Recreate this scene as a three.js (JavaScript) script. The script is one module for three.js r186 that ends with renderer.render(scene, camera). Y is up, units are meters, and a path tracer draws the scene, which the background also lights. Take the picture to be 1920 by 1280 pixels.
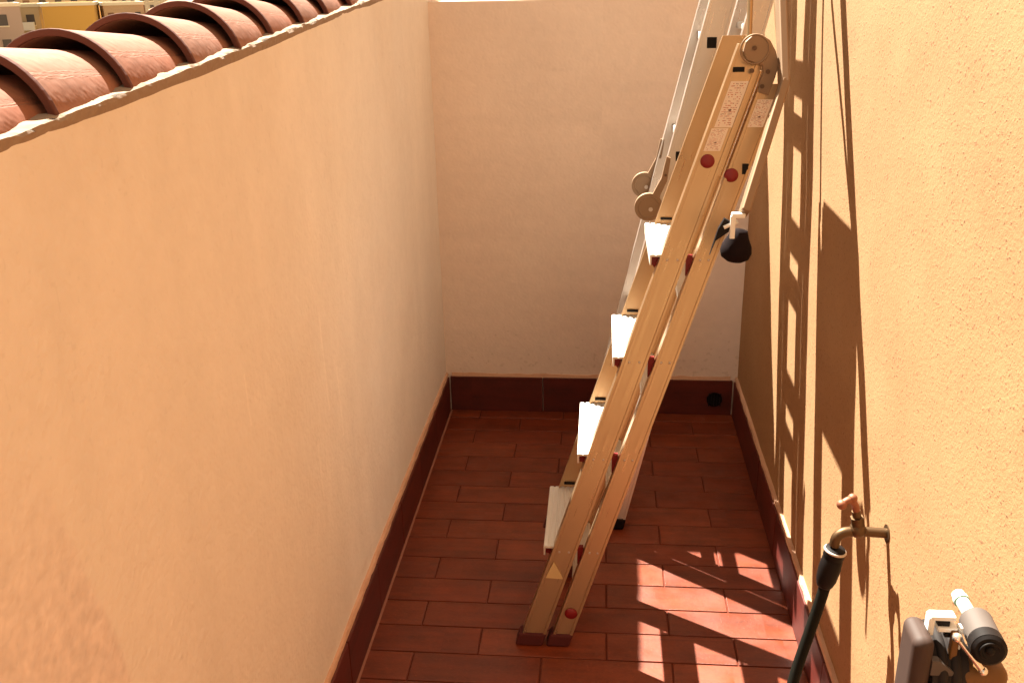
import * as THREE from 'three';
import { RoundedBoxGeometry } from 'three/addons/geometries/RoundedBoxGeometry.js';
import { mergeGeometries, toCreasedNormals } from 'three/addons/utils/BufferGeometryUtils.js';

// ------------------------------------------------------------------ camera, sky, sun, exposure
const scene = new THREE.Scene();
const camera = new THREE.PerspectiveCamera(39.36, 1024 / 682, 0.05, 6000);
camera.position.set(0, 1.63, 0);
{
  const pitch = 0.367155, yaw = 0.0972427, roll = -0.0217402;
  const fwd = new THREE.Vector3(-Math.sin(yaw) * Math.cos(pitch), -Math.sin(pitch), -Math.cos(yaw) * Math.cos(pitch));
  const right = new THREE.Vector3(Math.cos(yaw), 0, -Math.sin(yaw));
  const up = new THREE.Vector3().crossVectors(right, fwd);
  const r2 = right.clone().multiplyScalar(Math.cos(roll)).addScaledVector(up, Math.sin(roll));
  const u2 = up.clone().multiplyScalar(Math.cos(roll)).addScaledVector(right, -Math.sin(roll));
  camera.quaternion.setFromRotationMatrix(new THREE.Matrix4().makeBasis(r2, u2, fwd.clone().negate()));
}
const SKY_LEVEL = 0.147, SUN_LEVEL = 5.0, EXPOSURE = 4.95;
{
  const W = 128, Hh = 64, d = new Float32Array(W * Hh * 4);
  const hor = [1.06, 0.90, 0.68], zen = [0.82, 0.70, 0.55];
  for (let j = 0; j < Hh; j++) for (let i = 0; i < W; i++) {
    const e = Math.max(0, Math.sin(((j + 0.5) / Hh - 0.5) * Math.PI)), t = Math.pow(e, 0.6), k = (j * W + i) * 4;
    for (let c = 0; c < 3; c++) d[k + c] = SKY_LEVEL * (hor[c] * (1 - t) + zen[c] * t);
    d[k + 3] = 1;
  }
  const t = new THREE.DataTexture(d, W, Hh, THREE.RGBAFormat, THREE.FloatType);
  t.mapping = THREE.EquirectangularReflectionMapping; t.magFilter = t.minFilter = THREE.LinearFilter;
  t.wrapS = THREE.RepeatWrapping; t.needsUpdate = true;
  scene.background = t; scene.environment = t;
}
const sun = new THREE.DirectionalLight(new THREE.Color().setRGB(1, 0.92, 0.78), SUN_LEVEL);
sun.position.set(-0.45 * 8, 8, -2.2 - 0.631 * 8); sun.target.position.set(0, 0, -2.2);
sun.castShadow = true; sun.shadow.mapSize.set(4096, 4096); sun.shadow.radius = 1;
Object.assign(sun.shadow.camera, { left: -4, right: 4, top: 4, bottom: -4, near: 0.5, far: 24 });
sun.shadow.camera.updateProjectionMatrix();
scene.add(sun, sun.target);
const renderer = new THREE.WebGLRenderer({ antialias: true });
renderer.setSize(1024, 682);
renderer.toneMapping = THREE.LinearToneMapping;
renderer.toneMappingExposure = EXPOSURE;
renderer.shadowMap.enabled = true;

// ------------------------------------------------------------------ helpers
let seed = 7;
const rnd = () => { seed = (seed * 1664525 + 1013904223) >>> 0; return seed / 4294967296; };
const rr = (a, b) => a + (b - a) * rnd();
const hash = (x, y) => { let h = (x * 374761393 + y * 668265263) | 0; h = Math.imul(h ^ (h >>> 13), 1274126177); return ((h ^ (h >>> 16)) >>> 0) / 4294967296; };
const sm = t => t * t * (3 - 2 * t);
function vnoise(x, y, px = 1 << 20, py = 1 << 20) {
  const xi = Math.floor(x), yi = Math.floor(y), fx = sm(x - xi), fy = sm(y - yi);
  const w = (v, p) => ((v % p) + p) % p;
  const a = hash(w(xi, px), w(yi, py)), b = hash(w(xi + 1, px), w(yi, py)), c = hash(w(xi, px), w(yi + 1, py)), d = hash(w(xi + 1, px), w(yi + 1, py));
  return a + (b - a) * fx + (c - a) * fy + (a - b - c + d) * fx * fy;
}
function fbm(x, y, oct, p) { let s = 0, a = 0.5, n = 0; for (let o = 0; o < oct; o++) { s += a * vnoise(x, y, p, p); n += a; x *= 2; y *= 2; p *= 2; a *= 0.5; } return s / n; }
const clamp = (v, a = 0, b = 1) => Math.min(b, Math.max(a, v));
const toS = v => { v = clamp(v); return 255 * (v <= 0.0031308 ? 12.92 * v : 1.055 * Math.pow(v, 1 / 2.4) - 0.055); };
function tex(w, h, fn, srgb, rx = 1, ry = 1) {              // fn(u, v) -> [r, g, b] linear, or one grey
  const d = new Uint8Array(w * h * 4);
  for (let j = 0; j < h; j++) for (let i = 0; i < w; i++) {
    const c = fn((i + 0.5) / w, (j + 0.5) / h), k = (j * w + i) * 4, g = typeof c === 'number';
    for (let q = 0; q < 3; q++) { const v = g ? c : c[q]; d[k + q] = srgb ? toS(v) : clamp(v) * 255; }
    d[k + 3] = 255;
  }
  const t = new THREE.DataTexture(d, w, h, THREE.RGBAFormat);
  t.wrapS = t.wrapT = THREE.RepeatWrapping; t.magFilter = THREE.LinearFilter; t.minFilter = THREE.LinearMipmapLinearFilter;
  t.generateMipmaps = true; if (srgb) t.colorSpace = THREE.SRGBColorSpace; t.repeat.set(rx, ry); t.needsUpdate = true;
  return t;
}
function mat(rgb, roughness, extra = {}) {
  const m = new THREE.MeshStandardMaterial({ roughness, ...extra });
  if (rgb) m.color.setRGB(...rgb);
  return m;
}
function mesh(name, g, m, parent, label) {
  const o = new THREE.Mesh(g, m); o.name = numbered(name, parent); o.castShadow = o.receiveShadow = true;
  if (label) o.userData.label = label;
  parent.add(o); return o;
}
const used = new Map();
function numbered(name, parent) {
  const key = (parent === scene ? '' : parent.uuid) + name, n = used.get(key) || 0; used.set(key, n + 1);
  return n ? `${name}_${String(n).padStart(3, '0')}` : name;
}
function thing(name, label, category, pos = [0, 0, 0], group, kind) {
  const o = new THREE.Group(); o.name = numbered(name, scene); scene.add(o); o.position.set(...pos);
  o.userData = { label }; if (category) o.userData.category = category;
  if (group) o.userData.group = group; if (kind) o.userData.kind = kind;
  return o;
}
function uvm(g, s = 1, off = [0, 0]) {                       // uv in metres, by the way each face points
  const p = g.attributes.position, n = g.attributes.normal, uv = new Float32Array(p.count * 2);
  for (let i = 0; i < p.count; i++) {
    const ax = Math.abs(n.getX(i)), ay = Math.abs(n.getY(i)), az = Math.abs(n.getZ(i));
    const [a, b] = ay > ax && ay > az ? [p.getX(i), p.getZ(i)] : ax > az ? [p.getZ(i), p.getY(i)] : [p.getX(i), p.getY(i)];
    uv[2 * i] = a * s + off[0]; uv[2 * i + 1] = b * s + off[1];
  }
  g.setAttribute('uv', new THREE.BufferAttribute(uv, 2)); return g;
}
const T = (g, x, y, z) => g.translate(x, y, z);
const box = (w, h, d, x, y, z) => T(new THREE.BoxGeometry(w, h, d), x, y, z);
const rbox = (w, h, d, r, x, y, z, seg = 2) => T(new RoundedBoxGeometry(w, h, d, seg, r), x, y, z);
function merge(list) { return mergeGeometries(list.map(g => { const q = g.index ? g.toNonIndexed() : g; for (const k of Object.keys(q.attributes)) if (!['position', 'normal', 'uv'].includes(k)) q.deleteAttribute(k); return q; })); }
function rod(a, b, r, seg = 12, r2 = r) {
  const A = new THREE.Vector3(...a), B = new THREE.Vector3(...b), d = B.clone().sub(A);
  const g = new THREE.CylinderGeometry(r2, r, d.length(), seg); g.applyQuaternion(new THREE.Quaternion().setFromUnitVectors(new THREE.Vector3(0, 1, 0), d.normalize()));
  return T(g, ...A.add(B).multiplyScalar(0.5).toArray());
}
const tube = (pts, r, n = 60, s = 12) => new THREE.TubeGeometry(new THREE.CatmullRomCurve3(pts.map(p => new THREE.Vector3(...p))), n, r, s);
// a slab whose front face is a fine, slightly uneven grid: front(u, v) -> [x, y, z], back = front + thickness vector
function slab(nu, nv, front, back) {
  const P = [], I = [], W = nu + 1, N = W * (nv + 1);
  for (const f of [front, back]) for (let j = 0; j <= nv; j++) for (let i = 0; i <= nu; i++) P.push(...f(i / nu, j / nv));
  const q = (a, b, c, d) => I.push(a, b, c, a, c, d);
  for (let j = 0; j < nv; j++) for (let i = 0; i < nu; i++) { const a = j * W + i; q(a, a + 1, a + W + 1, a + W); q(N + a, N + a + W, N + a + W + 1, N + a + 1); }
  for (let i = 0; i < nu; i++) { q(i, N + i, N + i + 1, i + 1); const t = nv * W + i; q(t, t + 1, N + t + 1, N + t); }
  for (let j = 0; j < nv; j++) { const l = j * W, r = l + nu; q(l, l + W, N + l + W, N + l); q(r, N + r, N + r + W, r + W); }
  let g = new THREE.BufferGeometry(); g.setAttribute('position', new THREE.Float32BufferAttribute(P, 3)); g.setIndex(I);
  g.computeVertexNormals(); g = toCreasedNormals(g, 0.7); return uvm(g);
}

// ------------------------------------------------------------------ measures of the terrace
const XL = -0.60, XR = 0.533, ZB = -3.458, SK = 0.145;
const topL = z => 1.4955 + 0.054 * (-1.039 - z);              // the parapet rises a little towards the far end
const ZN = 1.4;                                              // how far the walls run behind the viewer

// ------------------------------------------------------------------ materials
const bumpFine = tex(512, 512, (u, v) => 0.55 * fbm(u * 24, v * 24, 4, 24) + 0.45 * fbm(u * 90, v * 90, 2, 90), false, 1.4, 1.4);
const backMap = tex(1024, 1024, (u, v) => {                   // 2.4 m square: trowelled sideways, blotches, a smear, splashes low down
  const x = u * 2.4, y = v * 2.4, a = fbm(u * 6, v * 6, 5, 8) - 0.5, t = fbm(u * 5 + 2, v * 46, 4, 64) - 0.5, b = fbm(u * 110, v * 110, 2, 128) - 0.5;
  let k = 1 + 0.08 * a + 0.08 * t + 0.06 * b;
  const q = Math.hypot((x - 2.252) / 0.055, (y - 1.316) / 0.012); if (q < 1) k *= 1 - 0.13 * (1 - q) * (0.6 + b * 2);
  const blot = clamp((fbm(u * 9 + 7, v * 7, 4, 16) - 0.60) * 9); k *= 1 - 0.02 * blot;
  const sp = y < 0.36 && fbm(u * 150, v * 150, 2, 256) > 0.79 + 0.25 * (y - 0.15) ? 0.85 : 1;
  return [0.81 * k * (0.3 + 0.7 * sp), 0.665 * (k + 0.03 * a) * (0.2 + 0.8 * sp), 0.56 * (k + 0.05 * a) * sp];
}, true, 1 / 2.4, 1 / 2.4);
const M = {};
M.plaster = mat(null, 0.85, { map: backMap, bumpMap: bumpFine, bumpScale: 0.0016 });
// the parapet: one map laid over its whole face (4.858 m along, 1.75 m up); sandy repair near the viewer, trowel streaks
{
  const L = ZN - ZB, Hh = 1.75;
  const m = tex(2048, 768, (u, v) => {
    const z = ZB + u * L, y = v * Hh;
    const a = fbm(u * 9, v * 3 + 7, 5, 64) - 0.5, b = fbm(u * 230, v * 84, 3, 512) - 0.5, s = fbm(u * 60 + 3, v * 3, 4, 64) - 0.5;
    const edge = -0.915 + 0.045 * Math.sin(y * 5.2 + 1.2) + 0.05 * (fbm(y * 4, 3.3, 3, 64) - 0.5);
    const p = clamp((z - edge) / 0.012) * clamp((1.16 - y + 0.5 * (z + 0.9)) / 0.25);
    const grit = fbm(u * 420, v * 150, 2, 512) - 0.5;
    const tw = fbm(u * 26 + 5 * v, v * 5 + 2, 4, 64) - 0.5, bl = clamp((fbm(u * 14 + 3, v * 6 + 1, 5, 64) - 0.57) * 8), spk = fbm(u * 600, v * 212, 1, 1024) > 0.93 ? 1 : 0;
    let k = 1 + 0.11 * a + 0.06 * b + 0.08 * s + 0.07 * tw - 0.02 * bl - 0.05 * spk + p * (0.28 * grit - 0.06);
    for (const [sz, sy, w, h] of [[-1.998, 0.70, 0.008, 0.09], [-1.904, 0.84, 0.007, 0.12], [-1.80, 0.62, 0.006, 0.07], [-1.46, 0.95, 0.005, 0.05]]) {
      const q = Math.abs(z - sz - 0.03 * (y - sy)) / w; if (q < 1 && Math.abs(y - sy) < h) k *= 1 + 0.09 * (1 - q);
    }
    return [0.81 * k, 0.745 * (k + 0.02 * a - 0.01 * bl) * (1 - 0.06 * p), 0.675 * (k + 0.05 * a - 0.02 * bl) * (1 - 0.05 * p)];
  }, true, 1 / L, 1 / Hh);
  m.offset.set(-ZB / L, 0);
  M.parapet = mat(null, 0.85, { map: m, bumpMap: bumpFine, bumpScale: 0.0022 });
}
// rough cast: pebbly lumps with small dark pits
{
  const N = 1024, h = new Float32Array(N * N), pit = new Float32Array(N * N);
  for (let j = 0; j < N; j++) for (let i = 0; i < N; i++) {
    const u = i / N, v = j / N;
    h[j * N + i] = 0.18 * fbm(u * 40, v * 40, 2, 40) + 0.30 * vnoise(u * 130, v * 130, 130, 130) + 0.32 * vnoise(u * 260 + 5, v * 260, 260, 260) + 0.32 * hash(i, j);
  }
  let sd = 99; const r2 = () => { sd = (sd * 1664525 + 1013904223) >>> 0; return sd / 4294967296; };
  for (let n = 0; n < 4600; n++) {
    const cx = r2() * N, cy = r2() * N, ra = 1.5 + 4.2 * Math.pow(r2(), 3), sx = 0.7 + 0.9 * r2(), dp = 0.4 + 0.6 * r2();
    for (let y = -8; y <= 8; y++) for (let x = -8; x <= 8; x++) {
      const q = Math.hypot(x / sx, y * sx) / ra; if (q < 1) { const k = ((Math.floor(cy) + y + N) % N) * N + (Math.floor(cx) + x + N) % N; pit[k] = Math.max(pit[k], dp * (1 - q)); }
    }
  }
  const at = (A, u, v) => A[Math.min(N - 1, Math.floor(v * N)) * N + Math.min(N - 1, Math.floor(u * N))];
  const bump = tex(N, N, (u, v) => 0.72 * at(h, u, v) + 0.2 - 0.5 * at(pit, u, v), false, 1.35, 1.35);
  const col = tex(N, N, (u, v) => {
    const a = fbm(u * 6, v * 6, 4, 6) - 0.5, g = at(h, u, v) - 0.55, p = at(pit, u, v), k = 1 + 0.16 * a + 0.22 * g - 0.46 * p;
    return [0.355 * k, 0.196 * (k + 0.07 * a - 0.12 * p), 0.085 * (k + 0.16 * a - 0.1 * p)];
  }, true, 1.35, 1.35);
  M.roughcast = mat(null, 0.9, { map: col, bumpMap: bump, bumpScale: 0.0012 });
}
// floor tiles: oxblood klinker with long faint streaks, four tones
const tileMap = tex(512, 256, (u, v) => {
  const a = fbm(u * 3, v * 22, 4, 32) - 0.5, b = fbm(u * 8 + 4, v * 8, 4, 16) - 0.5, c = fbm(u * 90, v * 90, 2, 128) - 0.5;
  const d = fbm(u * 240, v * 120, 1, 512) > 0.90 ? 0.5 : 0; const k = 1 + 0.5 * a + 0.5 * b + 0.3 * c + d; return [k * 0.75, k * 0.75 + 0.06 * d, k * 0.75 + 0.1 * d];
}, true, 1 / 0.66, 1 / 0.33);
const tileRough = tex(256, 256, (u, v) => 0.62 + 0.5 * (fbm(u * 7, v * 7, 4, 8) - 0.5), false, 2, 2);
M.tiles = [[0.225, 0.040, 0.0115], [0.202, 0.034, 0.009], [0.243, 0.046, 0.0138], [0.214, 0.037, 0.011]].map(c => mat(c, 0.75, { map: tileMap, roughnessMap: tileRough, bumpMap: tileMap, bumpScale: 0.0008 }));
M.skirt = [[0.125, 0.0125, 0.0055], [0.115, 0.011, 0.005], [0.135, 0.0145, 0.006]].map(c => mat(c, 0.58, { map: tileMap, bumpMap: tileMap, bumpScale: 0.0005 }));
M.grout = mat([0.12, 0.022, 0.008], 0.95, { bumpMap: bumpFine, bumpScale: 0.002 });
M.mortar = mat([0.66, 0.40, 0.26], 0.95, { bumpMap: bumpFine, bumpScale: 0.004 });
M.bed = mat([0.30, 0.22, 0.16], 0.95, { bumpMap: bumpFine, bumpScale: 0.004 });
M.paleGrout = mat([0.36, 0.15, 0.10], 0.95);
const clayMap = tex(512, 512, (u, v) => {
  const a = fbm(u * 6, v * 6, 5, 8) - 0.5, b = fbm(u * 40, v * 40, 3, 64) - 0.5, w = clamp((fbm(u * 9 + 3, v * 5, 4, 16) - 0.56) * 6);
  const k = 1 + 0.34 * a + 0.2 * b; return [0.285 * k + 0.03 * w, 0.122 * (k - 0.25 * a) + 0.04 * w, 0.074 * (k - 0.4 * a) + 0.035 * w];
}, true, 2.2, 2.2);
M.clay = [[1, 1, 1], [1, 0.92, 0.88], [0.94, 0.96, 0.97]].map(c => mat(c, 0.8, { map: clayMap, bumpMap: bumpFine, bumpScale: 0.0016 }));
M.clayShade = mat([0.105, 0.030, 0.019], 0.85, { bumpMap: bumpFine, bumpScale: 0.001 });   // clay darkened on the tile ends, their shade put into the colour
const brushed = tex(256, 512, (u, v) => 0.36 + 0.22 * (fbm(u * 60, v * 3, 3, 64) - 0.5) + 0.14 * (fbm(u * 5, v * 5, 3, 8) - 0.5), false, 8, 2);
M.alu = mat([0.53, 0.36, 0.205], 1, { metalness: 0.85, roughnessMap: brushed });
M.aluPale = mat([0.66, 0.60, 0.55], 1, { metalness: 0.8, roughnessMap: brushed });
M.aluDull = mat([0.62, 0.56, 0.50], 0.6, { metalness: 0.75 });
M.tread = mat([0.74, 0.71, 0.66], 0.62, { metalness: 0.35 });
M.cast = mat([0.29, 0.19, 0.115], 0.6, { metalness: 0.35 });
M.screw = mat([0.12, 0.07, 0.045], 0.5, { metalness: 0.6 });
M.red = mat([0.22, 0.006, 0.008], 0.45);
M.foot = mat([0.075, 0.006, 0.006], 0.8);
M.black = new THREE.MeshPhysicalMaterial({ roughness: 0.6, specularIntensity: 0.4 }); M.black.color.setRGB(0.007, 0.005, 0.005);
M.rubber = new THREE.MeshPhysicalMaterial({ roughness: 0.9, specularIntensity: 0.25 }); M.rubber.color.setRGB(0.010, 0.005, 0.006);
M.hose = new THREE.MeshPhysicalMaterial({ roughness: 0.7, specularIntensity: 0.35 }); M.hose.color.setRGB(0.0045, 0.005, 0.003);
M.white = mat([0.82, 0.82, 0.78], 0.5);
M.brass = mat([0.13, 0.080, 0.042], 0.5, { metalness: 0.85 });
M.copper = mat([0.30, 0.12, 0.07], 0.55, { metalness: 0.6 });

// ------------------------------------------------------------------ the floor
{
  const f = new THREE.Group(); f.name = 'floor'; f.userData = { kind: 'structure', label: 'dark red tiled terrace floor laid in narrow rows' }; scene.add(f);
  mesh('grout', uvm(box(XR - XL + 0.3, 0.2, ZN - ZB + 0.3, (XL + XR) / 2, -0.1035, (ZN + ZB) / 2)), M.grout, f);
  const P = 0.1075, G = 0.0035, LEN = 0.33;
  let row = 0;
  for (let z = -2.521 - 9 * P; z < 1.3; z += P, row++) {
    const z0 = Math.max(z, ZB), off = row % 2 ? -0.30 : -0.465;
    for (let k = -3; k < 5; k++) {
      const a = Math.max(XL, off + k * LEN), b = Math.min(XR, off + (k + 1) * LEN);
      if (b - a < 0.02) continue;
      const w = b - a - G, d = z + P - z0 - G; if (d < 0.02) continue;
      const g = uvm(rbox(w, 0.02, d, 0.0022, 0, -0.01, 0, 1), 1, [rnd() * 3, rnd() * 3]);
      const t = mesh('tile', g, M.tiles[Math.floor(rnd() * 4)], f);
      t.position.set((a + b) / 2, 0.0012 * (rnd() - 0.5), (z0 + z + P) / 2);
      t.rotation.set(0.003 * (rnd() - 0.5), 0.004 * (rnd() - 0.5), 0.002 * (rnd() - 0.5));
    }
  }
}
function skirting(parent, from, to, axis, face, inward) {     // tiles of the skirting along one wall
  const n = Math.max(1, Math.round(Math.abs(to - from) / 0.33)), s = (to - from) / n;
  for (let i = 0; i < n; i++) {
    const L = Math.abs(s) - 0.003, g = axis === 'z' ? rbox(0.012, SK, L, 0.002, 0, 0, 0, 1) : rbox(L, SK, 0.012, 0.002, 0, 0, 0, 1);
    const t = mesh('skirting_tile', uvm(g, 1, [rnd() * 2, rnd() * 2]), M.skirt[i % 3], parent);
    const c = from + s * (i + 0.5), y = SK / 2 + 0.0012 * (rnd() - 0.5), e = 0.0014 * rnd();
    if (axis === 'z') t.position.set(face + inward * (0.006 - e), y, c); else t.position.set(c, y, face + inward * (0.006 - e));
  }
}
// ------------------------------------------------------------------ left parapet with its barrel tiles
{
  const w = thing('parapet_wall', 'smooth peach plaster wall capped with red barrel tiles', 'wall');
  const L = ZN - ZB, uneven = (z, y) => 0.006 * (fbm(z * 1.7 + 40, y * 1.7 + 20, 3, 999) - 0.5) + 0.0022 * (fbm(z * 9 + 70, y * 9, 2, 999) - 0.5);
  mesh('plaster', slab(200, 70, (u, v) => { const z = ZB - 0.2 + u * (L + 0.2), y = -0.1 + v * (topL(z) + 0.095); return [XL + uneven(z, y) - 0.004, y, z]; },
    (u, v) => { const z = ZB - 0.2 + u * (L + 0.2); return [XL - 0.2, -0.1 + v * (topL(z) + 0.095), z]; }), M.parapet, w);
  skirting(w, ZB + 0.012, ZN, 'z', XL, 1);
  mesh('mortar_bead', slab(240, 2, (u, v) => { const z = ZB + u * L; return [XL + 0.0045 + 0.003 * fbm(z * 30, 3, 2, 999) * (1 - v), SK + 0.0005 + 0.013 * v * (0.7 + 0.6 * fbm(z * 22, 8, 2, 999)), z]; }, (u, v) => [XL - 0.01, SK + 0.0005 + 0.012 * v, ZB + u * L]), M.mortar, w);
  mesh('grout_line', uvm(box(0.006, 0.003, L - 0.03, XL + 0.0155, 0.0008, (ZN + ZB) / 2)), M.paleGrout, w);
  // rough mortar bed under the tiles
  const prof = [[-0.006, -0.022], [-0.003, -0.015], [-0.001, -0.009], [-0.0015, -0.004], [-0.005, -0.002], [-0.02, -0.001]];
  mesh('mortar', slab(520, 5, (u, v) => {
    const z = ZB + u * L, n = fbm(z * 34, v * 3 + 5, 3, 999) - 0.5, p = prof[Math.round(v * 5)], k = Math.min(1, 3 * v);
    return [XL + p[0] + 0.005 * n * k, topL(z) + p[1] + 0.006 * n * k, z];
  }, (u, v) => { const z = ZB + u * L; return [XL - 0.19, topL(z) - 0.016 + 0.016 * v, z]; }), M.bed, w);
  const R0 = 0.103, R1 = 0.083, TH = 0.0088, LEN = 0.30, A0 = -1.36, A1 = 1.38;
  const body = (() => {                                        // outer and inner skin, the far end, the two long edges
    const P = [], I = [], na = 22, nl = 6, W = na + 1, N = W * (nl + 1);
    for (const s of [0, 1]) for (let j = 0; j <= nl; j++) for (let i = 0; i <= na; i++) {
      const t = j / nl, R = R0 + (R1 - R0) * t - s * TH, a = A0 + (A1 - A0) * i / na;
      P.push(R * Math.sin(a), R * Math.cos(a), -LEN * t);
    }
    const q = (a, b, c, d) => I.push(a, b, c, a, c, d);
    for (let j = 0; j < nl; j++) { for (let i = 0; i < na; i++) { const a = j * W + i; q(a, a + 1, a + W + 1, a + W); q(N + a, N + a + W, N + a + W + 1, N + a + 1); } const l = j * W, r = l + na; q(l, l + W, N + l + W, N + l); q(r, N + r, N + r + W, r + W); }
    for (let i = 0; i < na; i++) { const t = nl * W + i; q(t, t + 1, N + t + 1, N + t); }
    let g = new THREE.BufferGeometry(); g.setAttribute('position', new THREE.Float32BufferAttribute(P, 3)); g.setIndex(I); g.computeVertexNormals();
    g = toCreasedNormals(g, 0.8); return uvm(g);
  })();
  const end = (() => {                                         // the thick lower lip
    const s = new THREE.Shape(), na = 22;
    for (let i = 0; i <= na; i++) { const a = A0 + (A1 - A0) * i / na, x = (R0 + 0.0006) * Math.sin(a), y = (R0 + 0.0006) * Math.cos(a); i ? s.lineTo(x, y) : s.moveTo(x, y); }
    for (let i = na; i >= 0; i--) { const a = A0 + (A1 - A0) * i / na; s.lineTo((R0 - TH) * Math.sin(a), (R0 - TH) * Math.cos(a)); }
    const g = new THREE.ExtrudeGeometry(s, { depth: 0.004, bevelEnabled: true, bevelThickness: 0.0020, bevelSize: 0.0012, bevelOffset: -0.0012, bevelSegments: 2 });
    return uvm(g);
  })();
  const zs = [-1.039, -1.224, -1.437, -1.627, -1.809, -2.007, -2.196, -2.407];
  while (zs[zs.length - 1] > -3.3) zs.push(zs[zs.length - 1] - 0.20 + 0.012 * (rnd() - 0.5));
  for (let z = -0.84; z < 1.3; z += 0.197) zs.push(z);
  zs.forEach((z, i) => {
    const t = mesh('roof_tile', body, M.clay[i % 3], w);
    t.position.set(-0.7055 + 0.002 * (rnd() - 0.5), topL(z) - 0.031 + 0.002 * (rnd() - 0.5), z);
    t.rotation.set(-0.030 + 0.010 * (rnd() - 0.5), -0.022 + 0.014 * (rnd() - 0.5), 0.03 * (rnd() - 0.5));
    mesh('tile_end', end, M.clayShade, t);
  });
}
// ------------------------------------------------------------------ back wall
{
  const w = thing('end_wall', 'plain peach plaster wall closing the far end', 'wall');
  const un = (x, y) => 0.005 * (fbm(x * 2 + 10, y * 3 + 20, 3, 999) - 0.5) + 0.002 * (fbm(x * 4, y * 26, 2, 999) - 0.5);
  mesh('plaster', slab(90, 100, (u, v) => { const x = XL - 0.06 + u * (XR - XL + 0.12), y = -0.1 + v * 1.647; return [x, y, ZB + un(x, y)]; }, (u, v) => [XL - 0.06 + u * (XR - XL + 0.12), -0.1 + v * 1.647, ZB - 0.14]), M.plaster, w);
  skirting(w, XL + 0.013, XR - 0.013, 'x', ZB, 1);
  mesh('mortar_bead', slab(90, 2, (u, v) => { const x = XL + 0.02 + u * 1.09; return [x, SK + 0.0005 + 0.013 * v * (0.7 + 0.6 * fbm(x * 22, 8, 2, 999)), ZB + 0.0055 - 0.003 * v]; }, (u, v) => [XL + 0.02 + u * 1.09, SK + 0.0005 + 0.012 * v, ZB - 0.01]), M.mortar, w);
  // small round drain in the skirting, near the right corner
  const d = mesh('drain_outlet', T(new THREE.TorusGeometry(0.026, 0.004, 10, 28), 0.452, 0.068, ZB + 0.016), M.rubber, w, 'small black drain outlet in the skirting corner');
  const bars = [T(new THREE.CylinderGeometry(0.03, 0.03, 0.003, 28).rotateX(Math.PI / 2), 0.452, 0.068, ZB + 0.0145)];
  for (let i = -2; i <= 2; i++) bars.push(box(0.004, 0.052, 0.006, 0.452 + i * 0.011, 0.068, ZB + 0.018));
  mesh('grille', merge(bars), M.black, d);
}
// ------------------------------------------------------------------ right house wall
{
  const w = thing('house_wall', 'rough yellow ochre stucco wall in the sun', 'wall');
  const un = (z, y) => 0.007 * (fbm(z * 1.4 + 15, y * 1.4, 3, 999) - 0.5) + 0.002 * (fbm(z * 7 + 5, y * 7, 2, 999) - 0.5);
  mesh('stucco', slab(160, 100, (u, v) => { const z = ZN - u * (ZN - ZB + 0.6), y = -0.1 + v * 3.1; return [XR + 0.004 + un(z, y), y, z]; }, (u, v) => [XR + 0.25, -0.1 + v * 3.1, ZN - u * (ZN - ZB + 0.6)]), M.roughcast, w);
  {
    const c = document.createElement('canvas'); c.width = 128; c.height = 512; const g = c.getContext('2d'); g.fillStyle = '#000'; g.fillRect(0, 0, 128, 512);
    for (let i = 0; i < 210; i++) { const y = 8 + 480 * Math.pow(rnd(), 1.3), x = 64 + 14 * Math.sin(y * 0.02) + (rnd() - 0.5) * (16 + y * 0.05); g.globalAlpha = 0.25 + 0.6 * rnd(); g.fillStyle = '#fff'; g.fillRect(x, y, 1 + 4 * rnd() * rnd(), 1 + 9 * rnd() * rnd()); }
    const am = new THREE.CanvasTexture(c), st = new THREE.MeshStandardMaterial({ roughness: 0.95, alphaMap: am, transparent: true }); st.color.setRGB(0.16, 0.065, 0.02);
    mesh('rust_stain', slab(1, 1, (u, v) => [XR - 0.0016, 0.38 + 0.27 * v, -1.552 - 0.07 * u], (u, v) => [XR - 0.0014, 0.38 + 0.27 * v, -1.552 - 0.07 * u]), st, w);
    const q = w.children[w.children.length - 1]; q.geometry = new THREE.PlaneGeometry(0.07, 0.27).rotateY(-Math.PI / 2).translate(XR - 0.0022, 0.515, -1.587);
  }
  skirting(w, ZB + 0.012, ZN, 'z', XR, -1);
  mesh('mortar_bead', slab(240, 2, (u, v) => { const z = ZN - u * (ZN - ZB); return [XR - 0.0045 - 0.004 * fbm(z * 30, 3, 2, 999) * (1 - v), SK + 0.0005 + 0.012 * v * (0.6 + 0.6 * fbm(z * 25, 8, 2, 999)), z]; }, (u, v) => [XR + 0.01, SK + 0.0005 + 0.01 * v, ZN - u * (ZN - ZB)]), M.mortar, w);
}

// ------------------------------------------------------------------ ladders
// a stile: channel section w wide (x), lipped edges, from y0 to y1, leaning m along x and n along z per metre of height
function stile(w, d, out, x0, z0, m, n, y0, y1) {
  const t = 0.003, L = 0.0065, o = 0.0028, p = [[0, -d], [0, o], [L, o], [L + 0.001, 0], [w - L - 0.001, 0], [w - L, o], [w, o], [w, -d], [w - t, -d], [w - t, -0.004], [t, -0.004], [t, -d]];
  const s = new THREE.Shape(p.map(([x, z]) => new THREE.Vector2(x, -z * out)));
  const g = new THREE.ExtrudeGeometry(s, { depth: y1 - y0, bevelEnabled: false, steps: 1 }); g.rotateX(-Math.PI / 2);
  return lean(uvm(g), x0, z0, m, n, y0);
}
function lean(g, x0, z0, m, n, y0 = 0) {
  g.translate(0, y0, 0); g.applyMatrix4(new THREE.Matrix4().set(1, m, 0, x0, 0, 1, 0, 0, 0, n, 1, z0, 0, 0, 0, 1)); return g;
}
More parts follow.
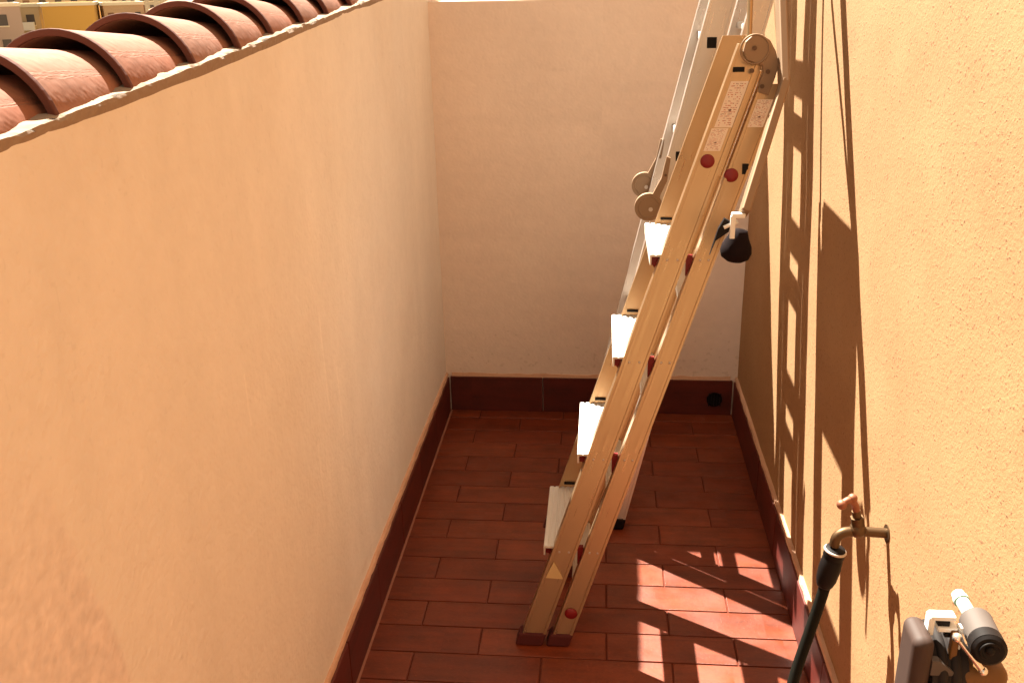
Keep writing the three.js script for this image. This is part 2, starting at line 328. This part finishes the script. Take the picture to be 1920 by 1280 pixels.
function treadGeo(w, len, ribs, h = 0.026) {                  // ribbed flat rung, extruded along z, its top at y = 0
  const s = new THREE.Shape(), q = w / ribs; s.moveTo(0, -h);
  for (let i = 0; i < ribs; i++) { const a = i * q; s.lineTo(a, -0.0022); s.lineTo(a + q * 0.2, 0); s.lineTo(a + q * 0.62, 0); s.lineTo(a + q * 0.8, -0.0022); }
  s.lineTo(w, -0.0022); s.lineTo(w, -h); s.lineTo(w - 0.004, -h); s.lineTo(w - 0.004, -0.006); s.lineTo(0.004, -0.006); s.lineTo(0.004, -h);
  const g = new THREE.ExtrudeGeometry(s, { depth: len, bevelEnabled: false }); g.translate(0, 0, -len); return uvm(g);
}
const flat = (pts, d, bev = 0.0015) => new THREE.ExtrudeGeometry(new THREE.Shape(pts.map(p => new THREE.Vector2(...p))), { depth: d, bevelEnabled: bev > 0, bevelThickness: bev, bevelSize: bev, bevelOffset: -bev, bevelSegments: 2, curveSegments: 12 });
const disc = (r, d, x, y, z, seg = 28) => T(new THREE.CylinderGeometry(r, r, d, seg).rotateX(Math.PI / 2), x, y, z);
{
  const lad = thing('folding_ladder', 'folded aluminium ladder in front, red buttons on its double rails', 'ladder', [0, 0, 0]);
  const N_ = -0.16, m = 0.3405, z0 = -2.03, W = 0.315, zf = z0 - W, top = 1.50, d = 0.027;
  const A = -0.199, AW = 0.061, B = -0.119, BW = 0.050;
  for (const [x, w, y1, yf] of [[A, AW, 1.474, 0.17], [B, BW, 1.388, 0.022]]) {
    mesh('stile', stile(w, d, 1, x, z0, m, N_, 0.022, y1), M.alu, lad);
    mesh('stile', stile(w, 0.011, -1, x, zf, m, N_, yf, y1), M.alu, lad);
    mesh('foot', lean(rbox(w + 0.010, 0.034, d + 0.012, 0.006, w / 2, 0.017, -d / 2), x - 0.003, z0, m, N_), M.foot, lad, 'dark red rubber foot');
    mesh('foot', lean(rbox(w + 0.006, 0.03, 0.02, 0.005, w / 2, yf - 0.007, 0.006), x - 0.002, zf, m, N_), M.foot, lad, 'dark red rubber foot');
  }
  const inner = W - 2 * 0.0045;
  for (let k = 0; k < 4; k++) {
    const y = 0.270 + 0.2455 * k, xa = A + m * y, za = z0 - 0.0045 + N_ * y;
    const t = treadGeo(0.076, inner, 5); t.translate(xa - 0.026, y, za);
    const o = mesh('rung', t, M.tread, lad);
    // red plastic sleeve at the near end of each rung, showing under the tread and in the gap between the rails
    mesh('end_cap', merge([box(0.066, 0.022, 0.010, xa + 0.012, y - 0.020, za - 0.022), box(0.015, 0.05, 0.012, xa + AW + 0.006, y - 0.030, za - 0.014), flat([[0, 0], [0.034, 0], [0.022, -0.032]], 0.006, 0).translate(xa - 0.022, y - 0.028, za - 0.034)]), M.red, o, 'red plastic rung end cap');
    mesh('slot', box(0.030, 0.006, 0.004, xa + 0.030, y + 0.012, za - inner + 0.003), M.black, o);
    const yb = y - 0.115, xb = B + m * yb;
    mesh('rung', uvm(rbox(0.044, 0.026, inner, 0.006, xb + 0.027, yb, z0 + N_ * yb - W / 2)), M.tread, lad);
  }
  // hinge: a disc on the left rail with a hooked arm that reaches over to the right rail
  const hz = -2.256, hk = [[0.311, 1.4596], [0.3153, 1.4801], [0.3307, 1.4949], [0.3502, 1.4949], [0.3682, 1.4831], [0.3824, 1.4596], [0.3915, 1.4309], [0.3851, 1.4023], [0.3731, 1.3635], [0.3498, 1.3712], [0.3524, 1.3962], [0.3585, 1.4136], [0.356, 1.4289], [0.3386, 1.4345], [0.3207, 1.4407]];
  const h = mesh('hinge', uvm(flat(hk, 0.010, 0.0025).translate(0, 0, hz)), M.cast, lad, 'brown hook shaped hinge joining the two rails');
  mesh('hub', merge([T(new THREE.TorusGeometry(0.031, 0.0022, 8, 36), 0.3362, 1.4642, hz + 0.013)]), M.cast, h);
  for (const [x, y] of [[0.3352, 1.4668], [0.3678, 1.4161], [0.3573, 1.3844], [0.3329, 1.4182]]) mesh('screw', disc(0.005, 0.006, x, y, hz + 0.0125, 12), M.screw, h);
  // red buttons, latches, stickers on the outer faces
  const face = y => z0 + N_ * y;
  for (const [x, y] of [[0.2434, 1.2199], [0.2984, 1.1885], [-0.0621, 0.0912]]) {
    const b = T(new THREE.SphereGeometry(0.0165, 20, 10, 0, Math.PI * 2, 0, Math.PI / 2).rotateX(Math.PI / 2).scale(1, 1, 0.45), x, y, face(y));
    mesh('button', b, M.red, lad, 'round red plastic button');
  }
  for (const [x, y, w, hh] of [[0.3052, 1.4202, 0.026, 0.011], [0.3292, 1.2027, 0.0135, 0.024]]) mesh('latch', rbox(w, hh, 0.004, 0.001, x, y, face(y) + 0.001, 1), M.black, lad);
  const st = document.createElement('canvas'); st.width = 64; st.height = 192;
  const c2 = st.getContext('2d'); c2.fillStyle = '#e9d6c2'; c2.fillRect(0, 0, 64, 192);
  for (let y = 8; y < 182; y += 9) for (let x = 6; x < 56; x += 5) if (rnd() < 0.55) { c2.fillStyle = ['#c07a5c', '#b4552f', '#8d5a46'][Math.floor(rnd() * 3)]; c2.fillRect(x, y + rnd() * 2, 3 + 2 * rnd(), 2 + 2 * rnd()); }
  c2.fillStyle = '#6a4638'; c2.beginPath(); c2.arc(34, 120, 5, 0, 7); c2.fill();
  const sx = new THREE.CanvasTexture(st); sx.colorSpace = THREE.SRGBColorSpace;
  const sm1 = mat(null, 0.5, { map: sx });
  const stick = (x, y, w, hh) => { const g = new THREE.PlaneGeometry(w, hh); g.applyMatrix4(new THREE.Matrix4().set(1, m, 0, x, 0, 1, 0, y, 0, N_, 1, face(y) + 0.0008, 0, 0, 0, 1)); return g; };
  mesh('sticker', stick(A + m * 1.345 + AW / 2 + 0.003, 1.345, 0.040, 0.10), sm1, lad, 'pale sticker with small red print');
  mesh('sticker', stick(A + m * 1.26 + AW / 2, 1.268, 0.038, 0.05), sm1, lad);
  mesh('sticker', stick(B + m * 1.325 + BW / 2, 1.325, 0.036, 0.06), sm1, lad);
  // pale plate low on the left rail
  mesh('brace_plate', uvm(flat([[0, 0], [0.046, -0.002], [0.022, 0.048]], 0.002, 0.0006).translate(A + m * 0.19 + 0.006, 0.187, face(0.2) + 0.0004)), mat([0.68, 0.52, 0.26], 0.5), lad, 'pale triangular plate low on the left rail');
  const rv = [];
  for (let k = 0; k < 4; k++) { const y = 0.258 + 0.2455 * k; for (const [x, w] of [[A, AW], [B, BW]]) for (const e of [0.3, 0.7]) rv.push(T(new THREE.SphereGeometry(0.0032, 10, 6).scale(1, 1, 0.5), x + m * y + w * e, y, face(y) + 0.0004)); }
  mesh('rivets', merge(rv), M.aluDull, lad);
  // flat panel stowed between the two sections, from the near rail to the far one
  mesh('panel', lean(uvm(box(0.007, 0.285, W - 0.03, 0, 0.1425, -W / 2)), A + AW + 0.0065, z0, m, N_, 1.185), M.alu, lad);
  // swing-out stabiliser bar beside the right rail, its black swivel foot hanging at the lower end
  const segs = [[0.306, 1.148, -2.035], [0.398, 1.392, -2.206], [0.399, 1.675, -2.40], [0.409, 1.90, -2.545]], bars = [];
  for (let i = 0; i < 3; i++) {
    const a = new THREE.Vector3(...segs[i]), b = new THREE.Vector3(...segs[i + 1]), e = b.clone().sub(a), g = new RoundedBoxGeometry(0.019, e.length() + 0.012, 0.046, 2, 0.004);
    g.applyQuaternion(new THREE.Quaternion().setFromUnitVectors(new THREE.Vector3(0, 1, 0), e.normalize())); bars.push(g.translate(...a.add(b).multiplyScalar(0.5).toArray()));
  }
  mesh('stabiliser_bar', uvm(merge(bars)), mat([0.30, 0.20, 0.125], 0.65, { metalness: 0.6 }), lad);
  mesh('strut', rod([0.372, 1.43, -2.585], [0.378, 1.95, -2.77], 0.0075, 10), M.alu, lad);
  mesh('strut', rod([0.398, 1.40, -2.225], [0.395, 1.87, -2.64], 0.008, 10), M.alu, lad);
  const pear = new THREE.LatheGeometry([[0, -0.042], [0.018, -0.041], [0.030, -0.033], [0.0345, -0.020], [0.032, -0.006], [0.023, 0.012], [0.018, 0.028], [0.0, 0.032]].map(p => new THREE.Vector2(...p)), 28);
  const pf = mesh('swivel_foot', T(pear.rotateZ(-0.10), 0.2975, 1.075, -2.05), M.rubber, lad, 'black pear shaped rubber foot hanging beside the rail');
  mesh('bracket', merge([rbox(0.011, 0.050, 0.009, 0.002, 0.282, 1.116, -2.026), rbox(0.029, 0.011, 0.018, 0.003, 0.293, 1.141, -2.03), rod([0.264, 1.114, -2.03], [0.293, 1.128, -2.03], 0.0045)]), M.white, pf);
  mesh('lever', uvm(flat([[0, 0], [0.027, 0.02], [0.031, 0.042], [0.016, 0.050], [0.004, 0.027], [-0.011, -0.032]], 0.009, 0.002).translate(0.2485, 1.084, -2.04)), M.black, pf);
}
{
  const lad = thing('folding_ladder', 'taller pale grey folding ladder standing behind, two hinge discs at its side', 'ladder', [0, 0, 0]);
  const N_ = -0.12, m = 0.243, z0 = -2.60, W = 0.29, zf = z0 - W, d = 0.026;
  const A = -0.089, AW = 0.070, B = 0.022, BW = 0.060;
  for (const [x, w, y1] of [[A, AW, 2.25], [B, BW, 1.80]]) {
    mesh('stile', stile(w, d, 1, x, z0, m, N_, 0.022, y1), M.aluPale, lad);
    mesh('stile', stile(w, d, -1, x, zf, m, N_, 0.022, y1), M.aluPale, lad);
    for (const z of [z0 - d / 2, zf + d / 2]) mesh('foot', lean(rbox(w + 0.012, 0.034, d + 0.014, 0.006, w / 2, 0.017, 0), x - 0.004, z, m, N_), M.rubber, lad);
  }
  const inner = W - 0.009;
  for (let k = 0; k < 8; k++) {
    const y = 0.11 + 0.27 * k, za = z0 - 0.0045 + N_ * y, xa = A + m * y;
    const t = treadGeo(0.036, inner, 3, 0.02); t.translate(xa + 0.018, y, za); mesh('rung', t, M.tread, lad);
    const yb = y + 0.015; if (yb < 1.75) mesh('rung', uvm(rbox(0.035, 0.02, inner, 0.006, B + m * yb + 0.036, yb, z0 + N_ * yb - W / 2)), M.tread, lad);
  }
  for (const z of [z0, zf]) {
    const y = 1.0, zz = z + N_ * y + (z === z0 ? 0.004 : -0.012), x = A + m * y - 0.017;
    const arm = flat([[0.006, 0.030], [0.026, 0.02], [0.050, 0.075], [0.058, 0.14], [0.046, 0.145], [0.034, 0.085]], 0.008, 0.002).translate(x, y, zz - 0.004);
    const h = mesh('hinge', merge([disc(0.040, 0.014, x, y, zz, 36), arm]), M.cast, lad, 'round brown hinge disc');
    mesh('hub', T(new THREE.TorusGeometry(0.030, 0.002, 8, 36), x, y, zz + 0.007), M.cast, h);
    mesh('screw', disc(0.006, 0.006, x + 0.006, y - 0.006, zz + 0.007, 12), M.aluDull, h);
    mesh('screw', disc(0.004, 0.006, x + 0.045, y + 0.092, zz + 0.004, 10), M.screw, h);
  }
  mesh('latch', rbox(0.026, 0.029, 0.004, 0.001, 0.298, 1.444, z0 + N_ * 1.444 + 0.001, 1), M.black, lad);
  mesh('latch', rbox(0.014, 0.027, 0.004, 0.001, 0.217, 1.140, z0 + N_ * 1.14 + 0.001, 1), M.black, lad);
}
// ------------------------------------------------------------------ tap and hose
{
  const t = thing('garden_tap', 'old brass tap with lever on the stucco wall', 'tap', [0.533, 0.65, -1.576]);
  mesh('pipe', merge([rod([0.02, 0, 0], [-0.055, 0.003, 0], 0.0095, 16), rod([0.012, 0, 0], [0.002, 0, 0], 0.017, 20), tube([[-0.05, 0.003, 0], [-0.076, 0.0, 0.002], [-0.087, -0.010, 0.003], [-0.090, -0.028, 0.004]], 0.0095, 24, 14)]), M.brass, t);
  mesh('body', merge([T(new THREE.SphereGeometry(0.0155, 20, 14), -0.050, 0.006, 0), rod([-0.050, 0.012, 0], [-0.054, 0.033, 0], 0.0125, 6), rod([-0.054, 0.033, 0], [-0.057, 0.046, 0], 0.008, 14)]), M.brass, t);
  mesh('lever', merge([tube([[-0.056, 0.044, 0], [-0.062, 0.062, 0.004], [-0.074, 0.074, 0.010], [-0.086, 0.069, 0.014]], 0.0068, 24, 10), T(new THREE.SphereGeometry(0.0095, 16, 10), -0.088, 0.067, 0.015), T(new THREE.SphereGeometry(0.009, 16, 10), -0.068, 0.076, 0.007)]), M.copper, t);
  const h = thing('garden_hose', 'dark green hose hanging from the brass tap', 'hose', [0.44, 0.6, -1.572]);
  const c = new THREE.LatheGeometry([[0.0, 0.024], [0.0175, 0.024], [0.0195, 0.016], [0.0195, 0.006], [0.0165, 0.003], [0.019, 0], [0.0205, -0.02], [0.019, -0.045], [0.0155, -0.058], [0.0135, -0.062], [0, -0.062]].map(p => new THREE.Vector2(...p)), 24);
  mesh('connector', T(c.rotateZ(-0.16), 0.003, -0.006, 0), M.black, h);
  mesh('collar', T(new THREE.TorusGeometry(0.0185, 0.0028, 8, 28).rotateX(Math.PI / 2).rotateZ(-0.16), 0.006, 0.012, 0), M.aluDull, h);
  mesh('hose_line', tube([[-0.003, -0.055, 0], [-0.012, -0.10, 0.004], [-0.027, -0.16, 0.014], [-0.056, -0.263, 0.042], [-0.085, -0.40, 0.11], [-0.09, -0.53, 0.24], [-0.06, -0.586, 0.46], [0.0, -0.587, 0.8], [0.02, -0.587, 1.2]], 0.0108, 120, 14), M.hose, h);
}
// ------------------------------------------------------------------ hose reel by the wall, cut by the frame
{
  const r = thing('hose_reel', 'dark brown reel with a black crank grip beside the stucco wall', 'hose reel', [0.41, -0.010, -0.93]);
  const plastic = mat([0.045, 0.024, 0.018], 0.7), amber = mat([0.15, 0.062, 0.010], 0.6), dark = mat([0.010, 0.005, 0.004], 0.8), grey = mat([0.085, 0.068, 0.06], 0.65);
  mesh('flange', uvm(merge([rbox(0.024, 0.26, 0.052, 0.011, -0.045, 0.814, 0.005, 4)])), plastic, r, 'brown rounded side cover');
  mesh('drum', merge([T(new THREE.CylinderGeometry(0.046, 0.046, 0.04, 36).rotateZ(Math.PI / 2), -0.012, 0.880, -0.014), T(new THREE.TorusGeometry(0.044, 0.006, 10, 36).rotateY(Math.PI / 2), -0.020, 0.880, -0.014), T(new THREE.TorusGeometry(0.044, 0.006, 10, 36).rotateY(Math.PI / 2), -0.006, 0.880, -0.014)]), dark, r);
  mesh('web', rbox(0.008, 0.05, 0.010, 0.002, -0.009, 0.921, 0.014, 2), amber, r, 'amber upright strip');
  mesh('panel', uvm(flat([[0, 0.017], [0.008, 0.017], [0.026, 0.002], [0.026, -0.003], [0, -0.003]], 0.008, 0.001).translate(-0.035, 0.900, 0.02)), grey, r);
  mesh('casing', uvm(merge([rbox(0.058, 0.20, 0.05, 0.014, 0.024, 0.806, 0.006, 4), rbox(0.024, 0.20, 0.04, 0.006, -0.020, 0.797, 0.006, 3), rbox(0.05, 0.006, 0.05, 0.002, 0.024, 0.86, 0.0085, 1)])), amber, r, 'amber lower casing');
  mesh('latch', merge([rbox(0.028, 0.006, 0.014, 0.0018, -0.021, 0.957, 0.0), rbox(0.007, 0.024, 0.014, 0.0018, -0.033, 0.946, 0.0), rbox(0.022, 0.006, 0.014, 0.0018, -0.016, 0.945, 0.004), rbox(0.005, 0.03, 0.010, 0.0015, -0.002, 0.934, 0.006)]), M.white, r, 'white plastic latch on top');
  mesh('slot', merge([rbox(0.013, 0.007, 0.012, 0.001, -0.020, 0.951, 0.0015), rbox(0.010, 0.005, 0.006, 0.001, -0.014, 0.938, 0.008)]), M.black, r);
  mesh('crank_arm', merge([rod([-0.009, 0.943, 0.02], [0.020, 0.908, 0.031], 0.0034, 12), T(new THREE.SphereGeometry(0.0055, 14, 10), -0.009, 0.943, 0.02), T(new THREE.SphereGeometry(0.005, 14, 10), 0.020, 0.908, 0.031)]), mat([0.9, 0.88, 0.84], 0.25, { metalness: 0.9 }), r, 'shiny crank arm');
  const g = mesh('crank_grip', rod([0.027, 0.934, -0.022], [0.0195, 0.9415, 0.030], 0.0182, 36), grey, r, 'thick cylindrical crank grip with black end');
  mesh('grip_end', merge([rod([0.0205, 0.9405, 0.022], [0.0185, 0.9425, 0.038], 0.0188, 36), rod([0.0185, 0.9425, 0.038], [0.018, 0.943, 0.0415], 0.0188, 36, 0.015), T(new THREE.TorusGeometry(0.010, 0.0014, 8, 28), 0.018, 0.943, 0.0415), T(new THREE.SphereGeometry(0.0055, 16, 10), 0.018, 0.944, 0.041)]), M.black, g);
  mesh('nozzle', merge([rod([0.0185, 0.943, -0.062], [0.023, 0.937, -0.018], 0.0078, 20), rod([0.0192, 0.942, -0.055], [0.0196, 0.9415, -0.050], 0.0092, 20)]), mat([0.55, 0.78, 0.66], 0.4), r, 'pale green plastic tube');
  mesh('stand', merge([rod([-0.03, 0.024, 0.05], [-0.03, 0.74, 0], 0.012), rod([0.06, 0.024, 0.05], [0.035, 0.72, 0], 0.012), rod([-0.05, 0.024, 0.05], [0.08, 0.024, 0.05], 0.012), rod([-0.03, 0.4, 0.025], [0.055, 0.4, 0.025], 0.01), rod([-0.03, 0.024, -0.1], [-0.03, 0.6, -0.01], 0.012), rod([0.06, 0.024, -0.1], [0.055, 0.6, -0.01], 0.012)]), dark, r);
}
// ------------------------------------------------------------------ the town below, seen over the parapet
{
  const ter = new THREE.PlaneGeometry(5000, 5000, 60, 60).rotateX(-Math.PI / 2);
  const p = ter.attributes.position;
  for (let i = 0; i < p.count; i++) { const x = p.getX(i), z = p.getZ(i), r = Math.hypot(x, z); p.setY(i, -13 + (r > 150 ? 0.028 * (r - 150) : 0) + 3 * (fbm(x * 0.004 + 50, z * 0.004 + 50, 3, 999) - 0.5)); }
  ter.computeVertexNormals();
  const gt = tex(256, 256, (u, v) => { const k = 0.8 + 0.6 * (fbm(u * 12, v * 12, 5, 16) - 0.5) * 2; return [0.34 * k, 0.25 * k, 0.15 * k]; }, true, 60, 60);
  const tm = mesh('terrain', ter, mat(null, 1, { map: gt }), scene); tm.userData = { kind: 'structure' };
  const win = mat([0.06, 0.045, 0.04], 0.3), shut = mat([0.20, 0.10, 0.05], 0.7), trim = mat([0.74, 0.66, 0.50], 0.9);
  const roofM = mat([0.40, 0.20, 0.12], 0.9);
  // label, bearing left of the corridor axis (degrees), distance, width, height, y of the top, wall colour, windows [columns, rows], roof
  const H = [
    ['pinkish grey house with a blank wall, leftmost in the distant town', 32.9, 124, 7.6, 9, -0.55, [0.44, 0.33, 0.27], [2, 3], 'flat'],
    ['narrow cream house with a white balcony beside the pinkish grey house', 31.2, 131, 4.2, 9, -0.8, [0.56, 0.44, 0.28], [2, 4], 'flat'],
    ['ochre yellow house, broadest and brightest in the distant town', 28.9, 128, 5.6, 8, -0.75, [0.62, 0.36, 0.085], [0, 0], 'flat'],
    ['tan house with brown shutters right of the ochre house', 26.2, 131, 4.6, 9, -0.9, [0.52, 0.36, 0.22], [3, 4], 'flat'],
    ['pale grey apartment block with rows of small dark windows', 25.0, 150, 9.5, 12, 1.2, [0.50, 0.44, 0.35], [8, 7], 'flat'],
    ['sandy house with a red roof below the apartment block', 23.4, 128, 6.5, 7, -1.6, [0.55, 0.42, 0.27], [3, 3], 'hip'],
    ['cream house half hidden by the fourth barrel tile', 20.9, 136, 8, 8, -0.8, [0.60, 0.48, 0.33], [4, 3], 'flat'],
    ['brown house behind the pinkish grey house', 31.9, 158, 9, 10, 1.1, [0.40, 0.27, 0.17], [4, 4], 'hip'],
    ['beige terrace house behind the ochre house', 29.3, 152, 10, 9, 0.5, [0.50, 0.38, 0.24], [5, 4], 'flat'],
    ['tall cream house behind the tan house', 27.2, 165, 8, 12, 1.6, [0.58, 0.48, 0.34], [4, 5], 'hip'],
    ['pink house low at the left edge of the town', 34.6, 116, 6, 8, -2.2, [0.50, 0.30, 0.22], [2, 3], 'hip'],
  ];
  for (const [label, deg, D, w, hgt, top, col, [nc, nr], roof] of H) {
    const a = deg * Math.PI / 180, o = thing('town_house', label, 'house', [-Math.sin(a) * D, top - hgt, -Math.cos(a) * D]);
    o.rotation.y = a + 0.25 * (rnd() - 0.5);
    const dp = 7, wm = mat(col, 0.95, { bumpMap: bumpFine, bumpScale: 0.01 });
    mesh('wall', uvm(box(w, hgt, dp, 0, hgt / 2, -dp / 2)), wm, o);
    if (roof === 'flat') { const g = [box(w + 0.1, 0.35, 0.25, 0, hgt + 0.175, 0.02), box(w + 0.1, 0.35, 0.25, 0, hgt + 0.175, -dp), box(0.25, 0.35, dp, -w / 2, hgt + 0.172, -dp / 2), box(0.25, 0.35, dp, w / 2, hgt + 0.172, -dp / 2)]; mesh('roof', merge(g), trim, o); }
    else { const s = new THREE.ConeGeometry(0.74 * w, 1.5, 4).rotateY(Math.PI / 4).scale(1, 1, dp / w); mesh('roof', T(s, 0, hgt + 0.75, -dp / 2), roofM, o); }
    for (let j = 0; j < nr; j++) for (let i = 0; i < nc; i++) {
      const x = (i + 0.5) / nc * w - w / 2, y = hgt - 1.4 - j * Math.min(2.6, hgt / Math.max(3, nr)), ww = Math.min(0.9, w / nc * 0.42), s = (i * 7 + j * 3) % 4 === 0;
      if (y < 0.8) continue;
      const f = mesh('window', merge([box(ww, 1.15, 0.06, x, y, 0.005)]), s ? shut : win, o);
      mesh('sill', box(ww + 0.2, 0.12, 0.16, x, y - 0.65, 0.04), trim, f);
    }
    if (label.includes('white balcony')) mesh('balcony', merge([box(2.2, 0.9, 0.9, 0.3, hgt - 2.1, 0.45)]), M.white, o);
  }
}
renderer.render(scene, camera);
